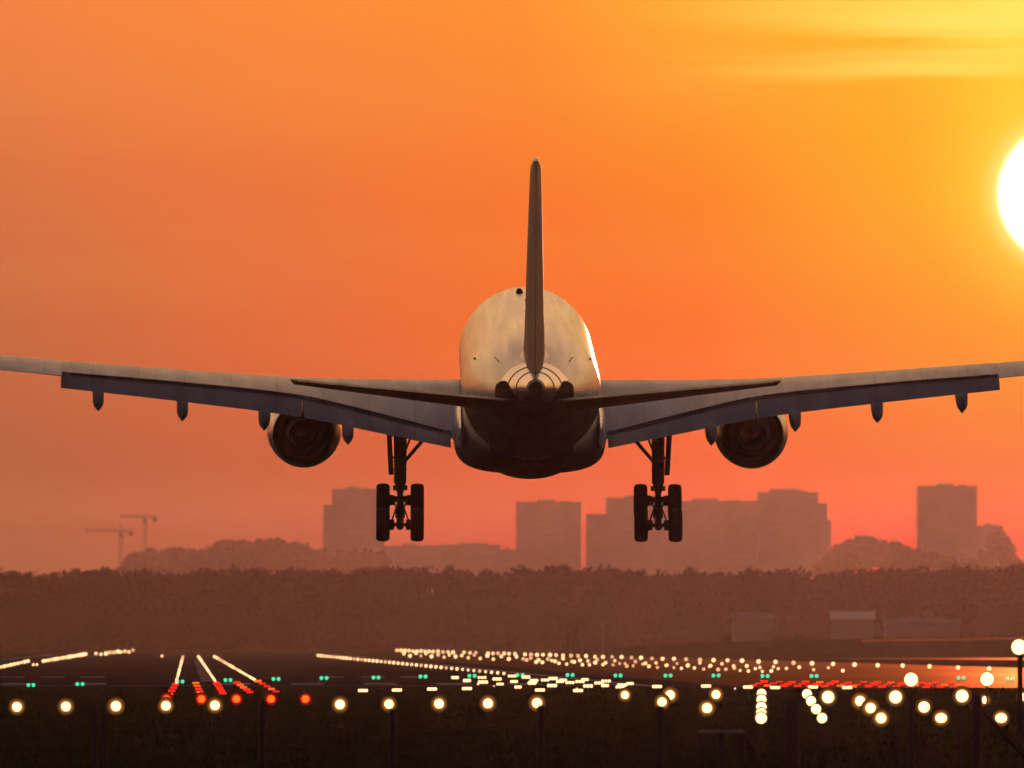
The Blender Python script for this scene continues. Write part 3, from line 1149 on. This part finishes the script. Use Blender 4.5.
# green pairs along the threshold
for px, py in ((31, 685), (80, 684), (180, 681.5), (228, 680), (276, 679), (324, 678), (376, 677.5), (423, 676.5), (472, 675.8), (520, 675), (570, 675), (618, 675.5), (668, 675.5), (716, 675.5), (765, 676), (814, 676), (961, 678), (1010, 679)):
    light_bar(px, py, 5.2, 1.9, 'green_light', 'pair of green threshold lights in the row across the runway start', 'green threshold light pairs', 2)

# white bars on the near edge of the tarmac
for px, py in ((363, 690.5), (397, 690), (432, 689), (467, 688.5), (540, 690), (578, 690.5), (657, 686.5), (706, 686), (748, 687), (775, 687.5), (813, 687), (847, 687.5)):
    light_bar(px, py, 7.0, 1.65, 'white_small', 'short bar of warm lights in the sparse row where the tarmac meets the grass', 'bars of lights along the tarmac edge', 4)
# crowded bars in the touchdown area
for px, py in ((455, 677.5), (467, 680.5), (482, 677.5), (483, 682), (497, 679), (500, 684), (512, 676), (514, 681.5), (518, 687), (532, 683), (526, 677), (534, 680.5),
               (545, 680), (552, 685.5), (553, 678.5), (560, 681.5), (563, 680), (570, 682.5), (580, 681.5), (588, 686), (585, 679.5), (599, 683), (606, 681), (605, 685.5), (620, 687), (630, 683.5), (622, 685)):
    light_bar(px, py, random.uniform(4.6, 6.6), random.uniform(1.35, 1.8), 'white_small', 'bright bar in the crowded cluster of touchdown lights below the wheels', 'crowded bars of touchdown lights', 3)

# three converging lines
for gi, (x0, y0, x1, y1, n, w) in enumerate(((183, 656.5, 176, 683, 17, 'left'), (198.5, 656.5, 216, 682, 17, 'middle'), (214.5, 656.5, 254.5, 679.5, 20, 'right'))):
    for i in range(n):
        t = i / (n - 1)
        t = t ** 1.0
        small_lamp(x0 + (x1 - x0) * t, y0 + (y1 - y0) * t, 1.3 + jit(.2), 'white_small', 'white light in the %s one of three bright lines that converge at the horizon' % w, '%s converging line of runway lights' % w)
# left-hand edge lights, dashes towards the horizon
for i in range(9):
    small_lamp(1 + i * 3.4, 667.0 - i * .75, 1.5 + jit(.25), 'white_small', 'white light in the lowest dashed string at the left edge', 'lowest dashed string of lights at the left edge')
for px in (33.5, 37):
    small_lamp(px, 664.6, 1.2, 'white_small', 'one of two small white lights alone between the two left-hand strings', 'two small lights between the left strings')
for i in range(16):
    small_lamp(43.5 + i * 2.8, 661.0 - i * .46, 1.7 + jit(.3), 'white_small', 'white light in the long bright string at the left, halfway to the horizon', 'long bright string of lights at the left')
for px in (96, 101, 106, 110, 114, 118, 121, 125, 129, 133):
    small_lamp(px, 654.2 - (px - 95) * .09 + jit(.8), 1.9 if 104 < px < 120 else 1.4, 'white_small', 'white light in the short farthest cluster left of the three converging lines', 'short farthest cluster of lights at the left')
small_lamp(162, 656, 1.2, 'white_small', 'tiny lone light left of the three converging lines', None)

# long straight string to the right of the runway
px, py, k = 318.0, 655.4, 0
st = 3.0
while px < 505:
    small_lamp(px, py, 1.45 + jit(.2), 'white_small', 'white edge light in the long unbroken string running from the dark middle towards the wheels', 'long unbroken string of edge lights')
    st = 3.0 + (px - 318) * .018
    px += st
    py = 655.4 + (px - 318) * .097
# far row along the taxiway
xs = [397, 401, 405, 409, 413, 417, 421, 425, 429, 433, 438, 443, 448, 453, 464, 470, 476, 488, 493, 498, 504, 509, 515, 525, 531, 537, 543, 550, 556, 563, 571, 578, 586, 595, 603, 612, 621.5, 631.5, 641, 652, 662.5, 674, 686, 700, 713.5, 727.5, 742, 758.5, 775.5, 793.5, 812, 833, 854.5, 877.6, 902.6, 929.5, 958, 989]
for px in xs:
    small_lamp(px, 650.5 + max(0, px - 400) * .0305 + jit(.3), 1.45 + (px - 397) * .0013 + jit(.25), 'white_small', 'white light in the farthest row, strung along the upper edge of the taxiway', 'farthest row of taxiway lights')
# second, uneven row of pairs
px = 404.0
k = 0
while px < 850:
    y = 654.0 + (px - 404) * .0345 + (1.4 if k % 2 else -.6) + jit(.8)
    small_lamp(px, y, 1.5 + jit(.3), 'white_small', 'white light in the uneven middle row just below the farthest row', 'uneven middle row of taxiway lights')
    px += 5.0 + (px - 404) * .022 + jit(1.0)
    k += 1
for px, py in ((577, 688.5), (735, 688.5), (478, 684), (494, 686)):
    small_lamp(px, py, 1.0, 'white_small', 'tiny dim light low between the tarmac bars', 'tiny dim lights on the tarmac edge')

for i in range(34):
    px = 528 + i * 7.6 + jit(1.6)
    small_lamp(px, 660.5 + (px - 528) * .038 + (1.6 if i % 3 else -.8) + jit(.6), 1.5 + jit(.35), 'white_small', 'white light in the lowest loose row on the taxiway, right above the green pairs', 'lowest loose row of taxiway lights')

# red barrettes before the threshold
rb = 'red light bar in the dense red block below the three converging lines'
for x0, y0, x1, y1, n in ((175.5, 684.5, 168, 697, 5), (196, 683, 200, 692, 4), (216.5, 683, 223, 693, 5), (237, 682.5, 250, 692, 5), (258, 681, 276, 691.5, 5)):
    for i in range(n):
        t = i / (n - 1)
        light_bar(x0 + (x1 - x0) * t, y0 + (y1 - y0) * t, 4.6, random.choice((.95, 1.15, 1.3)), random.choice(('red_light', 'red_light', 'red_core')), rb, 'dense block of red light bars', 3)
for px in (166.5, 201.5, 236.5, 271, 305.5):
    near_lamp(px, 699, 3.6, .5, 'red_light', 'round red light in the spaced row at the near end of the red block', 'row of single red lights')
for i in range(44):
    px = 754 + i * 4.75 + jit(1.5)
    light_bar(px, 685.5 - (i % 3) * 1.9 + (px - 754) * .006 + jit(.5), 5.0, random.choice((.85, 1.1, 1.3)), random.choice(('red_light', 'red_light', 'red_light', 'red_light', 'red_core')), 'red light bar in the scattered red band on the bright tarmac at the right', 'scattered red band at the right', 3)

# ------------------------------------------------------------------ fence posts and small things in the grass
def post(px, top, w_px, label, lean=0.0, d=332.0, cap=True):
    x = X(px, d)
    h = EYE + (HORIZON - top) / K * d
    w = w_px * d / K
    t = bmesh.new()
    n = 10
    rings = []
    lx = math.tan(R(lean)) * h
    for k, (zz, s) in enumerate(((0, 1.05), (h * .3, 1.0), (h * .7, .97), (h * .97, .95), (h, .72))):
        ring = []
        for i in range(n):
            a = 2 * math.pi * i / n
            r = w / 2 * s * (1 + .08 * noise.noise(Vector((px, zz * 2, i * 1.7))))
            ring.append(Vector((math.cos(a) * r + lx * zz / h, math.sin(a) * r, zz)))
        rings.append(ring)
    loft(t, rings)
    o = link('fence_post', t, M['wood'], None, True, (x, d, 0))
    tag(o, label, 'post', 'weathered posts along the field edge')
    return o


post(95, 710, 6.5, 'slim dark post at the far left, upright one of the leaning pair')
post(106, 712, 5, 'thin leaning post close beside the leftmost upright post', -2.5, 334)
post(262, 702, 6.5, 'dark post standing below the red lights')
post(393, 709, 7.5, 'dark post just under a round light, left of the landing wheels')
post(541, 705, 8, 'dark post in the middle, covering part of a round light')
post(660, 706, 8, 'dark post right of the middle, below the starboard wheels')
post(792, 698, 15, 'thick dark post between the light stack and the slanting string')
post(911, 694, 6.5, 'slim tall post below a large round light at the right')
bp = post(977, 695, 10, 'stout post with a slanting brace in the right corner')
bm = bmesh.new()
tube(bm, (.1, .05, 1.32), (1.25, .3, .05), .05, .05, 8)
link('brace', bm, M['wood'], bp)
for px, top, w, lab in ((900, 730, 3.5, 'short stake in the grass left of the slim tall post'), (960, 728, 4, 'short stake in the grass left of the braced post'), (699, 738, 3, 'short thin stake in front of the low wooden frame')):
    o = post(px, top, w, lab, d=345)
    o.name = 'stake'
    o['group'] = 'short stakes in the grass'
    o['category'] = 'stake'
o = post(1020, 652, 6, 'tall dark pole under the highest lamp at the right edge', d=402)
o.name = 'pole'
del o['group']
o['category'] = 'pole'

# low table-like wooden frame
fd = 352.0
fx = X(722, fd)
fr = empty('wooden_frame', (fx, fd, 0))
tag(fr, 'low table-like wooden frame with slanting right side, in dark grass right of the middle', 'frame')
hh = EYE + (HORIZON - 730) / K * fd
bm = bmesh.new()
box(bm, -.52, .50, -.15, .15, hh - .06, hh)
link('top_rail', bm, M['render'], fr)
for x in (-.5, -.02, .42):
    bm = bmesh.new()
    box(bm, x - .055, x + .055, -.10, .10, 0, hh - .062)
    link('leg', bm, M['wood'], fr)
bm = bmesh.new()
tube(bm, (.48, 0, hh - .05), (.85, 0, .02), .05, .05, 8)
link('slanting_brace', bm, M['wood'], fr)

# ------------------------------------------------------------------ grass tufts
bm = bmesh.new()
for i in range(9000):
    d = 310 + 560 * random.random() ** 1.6
    x = (random.random() - .5) * d * .085
    hgt = random.uniform(.10, .30) * (1 + .8 * max(0, noise.noise(Vector((x * .5, d * .03, 0)))))
    for b in range(4):
        a = random.uniform(0, math.pi)
        bx, by = x + jit(.16), d + jit(.3)
        w = random.uniform(.012, .03)
        lx, ly = jit(.12), jit(.12)
        v0 = bm.verts.new((bx - w * math.cos(a), by - w * math.sin(a), 0))
        v1 = bm.verts.new((bx + w * math.cos(a), by + w * math.sin(a), 0))
        v2 = bm.verts.new((bx + lx, by + ly, hgt * random.uniform(.6, 1.1)))
        bm.faces.new((v0, v1, v2))
gt = link('grass', bm, M['grassblade'])
gt['kind'] = 'stuff'

# ------------------------------------------------------------------ far wood: many crowns of leaf clumps, a mass with a bumpy top
def wood(name, y0, y1, x0, x1, top_fn, n, cl, size):
    bm = bmesh.new()
    for i in range(n):
        y = y0 + (y1 - y0) * random.random()
        x = random.uniform(x0, x1)
        H = top_fn(x, y) * random.uniform(.93, 1.0)
        rw = random.uniform(4.2, 7.4)
        zc = H - rw * .9
        tube(bm, (x, y, 0), (x, y, zc), .35, .2, 5)
        for k in range(cl):
            a = random.uniform(0, 2 * math.pi)
            cz = random.uniform(-1, 1)
            s = math.sqrt(1 - cz * cz)
            rr = random.uniform(.55, 1.0) * (1 + .25 * noise.noise(Vector((x + a * 2, y, cz * 3))))
            c = Vector((x + math.cos(a) * s * rw * rr, y + math.sin(a) * s * rw * rr, zc + cz * rw * rr * (1.0 if cz > 0 else 1.8)))
            if c.z < .3:
                c.z = .3 + random.random()
            q = size * random.uniform(.6, 1.5)
            u1 = Vector((jit(1), jit(1), jit(1))).normalized() * q
            u2 = Vector((jit(1), jit(1), jit(1))).normalized() * q
            vs_ = [bm.verts.new(c + w) for w in (-u1 - u2 * .6, u1 - u2 * .7, u1 * .6 + u2, -u1 * .8 + u2 * .8)]
            bm.faces.new(vs_)
    for k in range(int((x1 - x0) * 22)):
        x, y = random.uniform(x0, x1), y0 - 8 + random.uniform(-4, 8)
        hb = 2.5 + 3.5 * (noise.noise(Vector((x * .06, 0, 7))) + .5)
        c = Vector((x, y, random.random() * max(1.0, hb)))
        q = size * random.uniform(.8, 1.8)
        u1 = Vector((jit(1), jit(1), jit(1))).normalized() * q
        u2 = Vector((jit(1), jit(1), jit(1))).normalized() * q
        bm.faces.new([bm.verts.new(c + w) for w in (-u1 - u2 * .6, u1 - u2 * .7, u1 * .6 + u2, -u1 * .8 + u2 * .8)])
    nx = int((x1 - x0) / 3)
    rings = []
    for k in range(nx + 1):
        x = x0 + (x1 - x0) * k / nx
        h = top_fn(x, y1) * (.66 + .06 * noise.noise(Vector((x * .15, 2, 0))))
        rings.append([Vector((x, y0 + 60 + 6 * noise.noise(Vector((x * .1, 0, 0))), 0)), Vector((x, y0 + 64, h * .8)), Vector((x, y0 + 80, h)), Vector((x, y1, h * .8)), Vector((x, y1 + 10, 0))])
    loft(bm, rings)
    o = link(name, bm, M['leaf'])
    o['kind'] = 'stuff'
    return o


def top_px(px):
    tab = [(-900, 566), (0, 573), (60, 571), (110, 568), (180, 569), (330, 571), (420, 567), (520, 571), (590, 568), (700, 571), (800, 572), (880, 569), (960, 567), (1024, 565), (1900, 568)]
    return interp([t[0] for t in tab], [t[1] for t in tab], px)


def tops(x, y):
    px = 512 + x / y * K
    base = EYE + (HORIZON - top_px(px)) / K * y
    return base + 1.6 * noise.noise(Vector((x * .035, y * .004, 0))) + .7 * noise.noise(Vector((x * .12, 0, 3)))


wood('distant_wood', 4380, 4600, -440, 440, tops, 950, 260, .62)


def far_tops(x, y):
    tab = [(60, 574), (120, 570), (134, 552), (160, 547), (205, 549), (226, 541), (262, 539), (300, 545), (330, 549), (395, 551), (440, 548), (500, 549), (520, 575), (600, 580), (800, 575), (826, 556), (842, 541), (862, 537), (890, 541), (918, 549), (980, 560), (994, 533), (1004, 531), (1009, 548), (1020, 564), (1100, 566)]
    px = 512 + x / y * K
    return max(4.0, EYE + (HORIZON - interp([t[0] for t in tab], [t[1] for t in tab], px)) / K * y + 1.6 * noise.noise(Vector((x * .05, 0, 9))))


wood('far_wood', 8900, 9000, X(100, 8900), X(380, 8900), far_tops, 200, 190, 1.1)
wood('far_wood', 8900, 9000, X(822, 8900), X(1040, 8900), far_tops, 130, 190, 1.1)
tagw = bpy.data.objects['distant_wood']
tagw['label'] = 'long dark belt of trees beyond the runway'


# ------------------------------------------------------------------ city
def block(name, px0, px1, top, label, d=7000.0, base_mat='concrete', floors=None, deep=28.0, plant=True, steps=(), bays=0):
    d *= 1.35
    x0, x1 = X(px0, d), X(px1, d)
    H = EYE + (HORIZON - top) / K * d
    t = empty(name, ((x0 + x1) / 2, d, 0))
    tag(t, label, 'building', 'city buildings on the skyline')
    w = (x1 - x0) / 2
    bm = bmesh.new()
    box(bm, -w, w, 0, deep, 0, H)
    for (a, b, tp) in steps:              # lower or higher shoulders of the same building
        h2 = EYE + (HORIZON - tp) / K * d
        box(bm, X(a, d) - (x0 + x1) / 2, X(b, d) - (x0 + x1) / 2, .4, deep - .4, 0, h2)
    link('wall', bm, M[base_mat], t)
    bm = bmesh.new()
    box(bm, -w - .3, w + .3, -.3, deep + .3, H + .003, H + .7)
    link('roof', bm, M['roof'], t)
    if plant:
        bm = bmesh.new()
        box(bm, -w * .35, w * .2, 6, deep - 6, H + .71, H + 2.2)
        box(bm, w * .4, w * .62, 8, deep - 9, H + .71, H + 1.5)
        link('roof_plant', bm, M['render'], t)
    fl = floors or max(2, int(H / 4.2))
    fh = H / fl
    z0 = max(0, int(14 / fh))
    for k in range(z0, fl):
        bm = bmesh.new()
        z = k * fh + fh * .35
        box(bm, -w + 1.2, w - 1.2, -.08, .2, z, z + fh * .28)
        link('window', bm, M['window'], t)
    return t


block('office_tower', 332, 377, 490, 'broad square tower on the left, rounded shoulders, behind the port wheels', steps=((323.5, 334, 505), (376, 384.5, 494)), bays=7)
block('apartment_block', 516, 581, 503, 'flat-topped square block directly right of the jet belly, clear sky on both sides', bays=9)
block('apartment_block', 606, 662, 499, 'block behind the starboard wheels with a lower step on its left', steps=((586, 607, 514),), bays=0, d=6900)
block('office_block', 660, 758, 502, 'long flat slab just right of the starboard wheels', bays=14, d=7100)
block('office_block', 758, 818, 493, 'taller rounded slab end, tallest part of the long mass on the right', d=7050, bays=8, steps=((816, 827, 503), (826, 831, 520), (770, 800, 489)))
block('office_tower', 918, 977, 487, 'tall square tower at the right end of the skyline', bays=8)
block('apartment_block', 976, 1003, 527, 'lower block leaning against the right side of the tall right tower', d=7050, steps=((1000, 1006, 533),), bays=4)
block('low_block', 384, 440, 547, 'low block right of the left tower, behind the port wheels', d=6950, bays=7)
block('low_block', 438, 500, 546, 'low block with two roof steps under the jet belly, left of the square block', d=7050, steps=((470, 488, 543),), bays=8)
block('low_block', 498, 517, 551, 'tiny low block tucked against the flat-topped square block', d=6990, bays=3)

# low sheds in front of the wood
def shed(name, px0, px1, top, ridge, label, d, mat='concrete', deep=16, roofm='roof'):
    d *= 1.35
    x0, x1 = X(px0, d), X(px1, d)
    w = (x1 - x0) / 2
    H = EYE + (HORIZON - top) / K * d
    Hr = EYE + (HORIZON - ridge) / K * d
    t = empty(name, ((x0 + x1) / 2, d, 0))
    tag(t, label, 'building', 'low airport buildings before the wood')
    bm = bmesh.new()
    box(bm, -w, w, 0, deep, 0, H)
    link('wall', bm, M[mat], t)
    bm = bmesh.new()
    prof = [(-.4, H - .02), (deep / 2, Hr), (deep + .4, H - .02), (deep + .4, H + .2), (deep / 2, Hr + .22), (-.4, H + .2)]
    loft(bm, [[Vector((-w - .4, y, z)) for y, z in prof], [Vector((w + .4, y, z)) for y, z in prof]])
    link('roof', bm, M[roofm], t)
    n = max(2, int(w / 3))
    for j in range(n):
        bm = bmesh.new()
        cx = -w + (j + .5) * 2 * w / n
        box(bm, cx - 1.3, cx + 1.3, -.08, .1, .3, min(3.0, H * .7))
        link('door', bm, M['window'], t)
    return t


shed('hangar', 733, 772, 619, 614, 'faint low hangar in front of the wood, between starboard wheels and bright roof', 3180)
shed('hangar', 832, 874, 620, 612, 'hangar with bright slanting roof in front of the wood at the right', 3120, roofm='bright_roof')
shed('hangar', 885, 960, 624, 619, 'widest hangar before the wood at the far right', 3200)

# slim masts beyond the airfield
for i, px in enumerate((565, 570, 576, 582)):
    d = 2700
    bm = bmesh.new()
    h = EYE + (HORIZON - 629) / K * d
    tube(bm, (0, 0, 0), (0, 0, h), .16, .12, 8)
    box(bm, -.35, .35, -.2, .2, h - 1.2, h + .2)
    o = link('mast', bm, M['dark_metal'], None, False, (X(px, d), d, 0))
    tag(o, 'short dark mast in the close group of four beyond the lights, under the square block', 'mast', 'group of four short masts')
bm = bmesh.new()
h = EYE + (HORIZON - 623) / K * 2700
tube(bm, (0, 0, 0), (0, 0, h), .12, .1, 8)
box(bm, -.4, .4, -.2, .2, h - .6, h + .1)
tag(link('mast', bm, M['dark_metal'], None, False, (X(603, 2700), 2700, 0)), 'lone thin mast right of the group of four masts', 'mast')

# low bank with a road given a tinted sheen on the right, beyond the grass strip
bm = bmesh.new()
bd = 2900.0
pts = [(500, 654.9), (580, 650.5), (640, 646), (700, 642.5), (760, 640.3), (860, 638.4), (940, 637.2), (1024, 636), (1300, 635), (1700, 636)]
rings = []
for px, py in pts:
    h = EYE + (HORIZON - py) / K * bd
    x = X(px, bd)
    rings.append([Vector((x, bd - 45, 0)), Vector((x, bd - 4, h - .12)), Vector((x, bd, h)), Vector((x, bd + 30, h)), Vector((x, bd + 60, 0))])
loft(bm, rings)
bk = link('bank', bm, gr.data.materials[0])
bk['kind'] = 'structure'
bm = bmesh.new()
prev_ = None
for px, py in pts[5:]:
    h = EYE + (HORIZON - py) / K * bd
    x = X(px, bd)
    row = [bm.verts.new((x, bd - 13, h - .62 + .015)), bm.verts.new((x, bd - 6, h - .27 + .03))]
    if prev_:
        bm.faces.new((prev_[0], row[0], row[1], prev_[1]))
    prev_ = row
o = link('perimeter_road', bm, ROADSHEEN)
o['kind'] = 'structure'


# ------------------------------------------------------------------ tower cranes
def crane(px, base_py, top_py, jib_y, j0, j1, label, d=6700.0):
    d *= 1.35
    x = X(px, d)
    zt = EYE + (HORIZON - top_py) / K * d
    zj = EYE + (HORIZON - jib_y) / K * d
    t = empty('tower_crane', (x, d, 0))
    tag(t, label, 'crane', 'tower cranes on the skyline')

    def lattice(bm, a, b, s, n, r):
        a, b = Vector(a), Vector(b)
        ax_ = (b - a).normalized()
        p = ax_.orthogonal().normalized() * s
        q_ = ax_.cross(p)
        cs = [p + q_, p - q_, -p - q_, -p + q_]
        for c in cs:
            tube(bm, a + c, b + c, r, r, 5)
        for k in range(n):
            for j in range(4):
                tube(bm, a + (b - a) * k / n + cs[j], a + (b - a) * (k + 1) / n + cs[(j + 1) % 4], r * .7, r * .7, 4)
    bm = bmesh.new()
    lattice(bm, (0, 0, 0), (0, 0, zj), .9, 16, .13)
    link('mast', bm, M['steel'], t)
    bm = bmesh.new()
    lattice(bm, (X(j0, d) - x, 0, zj + .8), (X(j1, d) - x, 0, zj + .8), .6, 14, .12)
    link('jib', bm, M['steel'], t)
    bm = bmesh.new()
    tube(bm, (0, 0, zj), (0, 0, zt), .5, .2, 6)
    tube(bm, (0, 0, zt), (X(j0, d) * .5 + X(px, d) * .5 - x, 0, zj + 1), .12, .12, 4)
    tube(bm, (0, 0, zt), (X(j1, d) * .5 + X(px, d) * .5 - x, 0, zj + 1), .12, .12, 4)
    link('tower_head', bm, M['steel'], t)
    bm = bmesh.new()
    box(bm, -1.4, 1.4, -1.2, 1.2, zj - 3.2, zj - .3)
    link('cab', bm, M['concrete'], t)
    bm = bmesh.new()
    e = X(j1, d) - x
    box(bm, e - 2.5, e, -1, 1, zj - 2.4, zj - .2)
    link('counterweight', bm, M['concrete'], t)
    return t


crane(121, 560, 524, 532, 85, 133, 'left tower crane with long jib pointing left, on the hazy skyline')
crane(145, 548, 512, 518, 120, 157, 'right tower crane, taller, with shorter jib, on the hazy skyline')
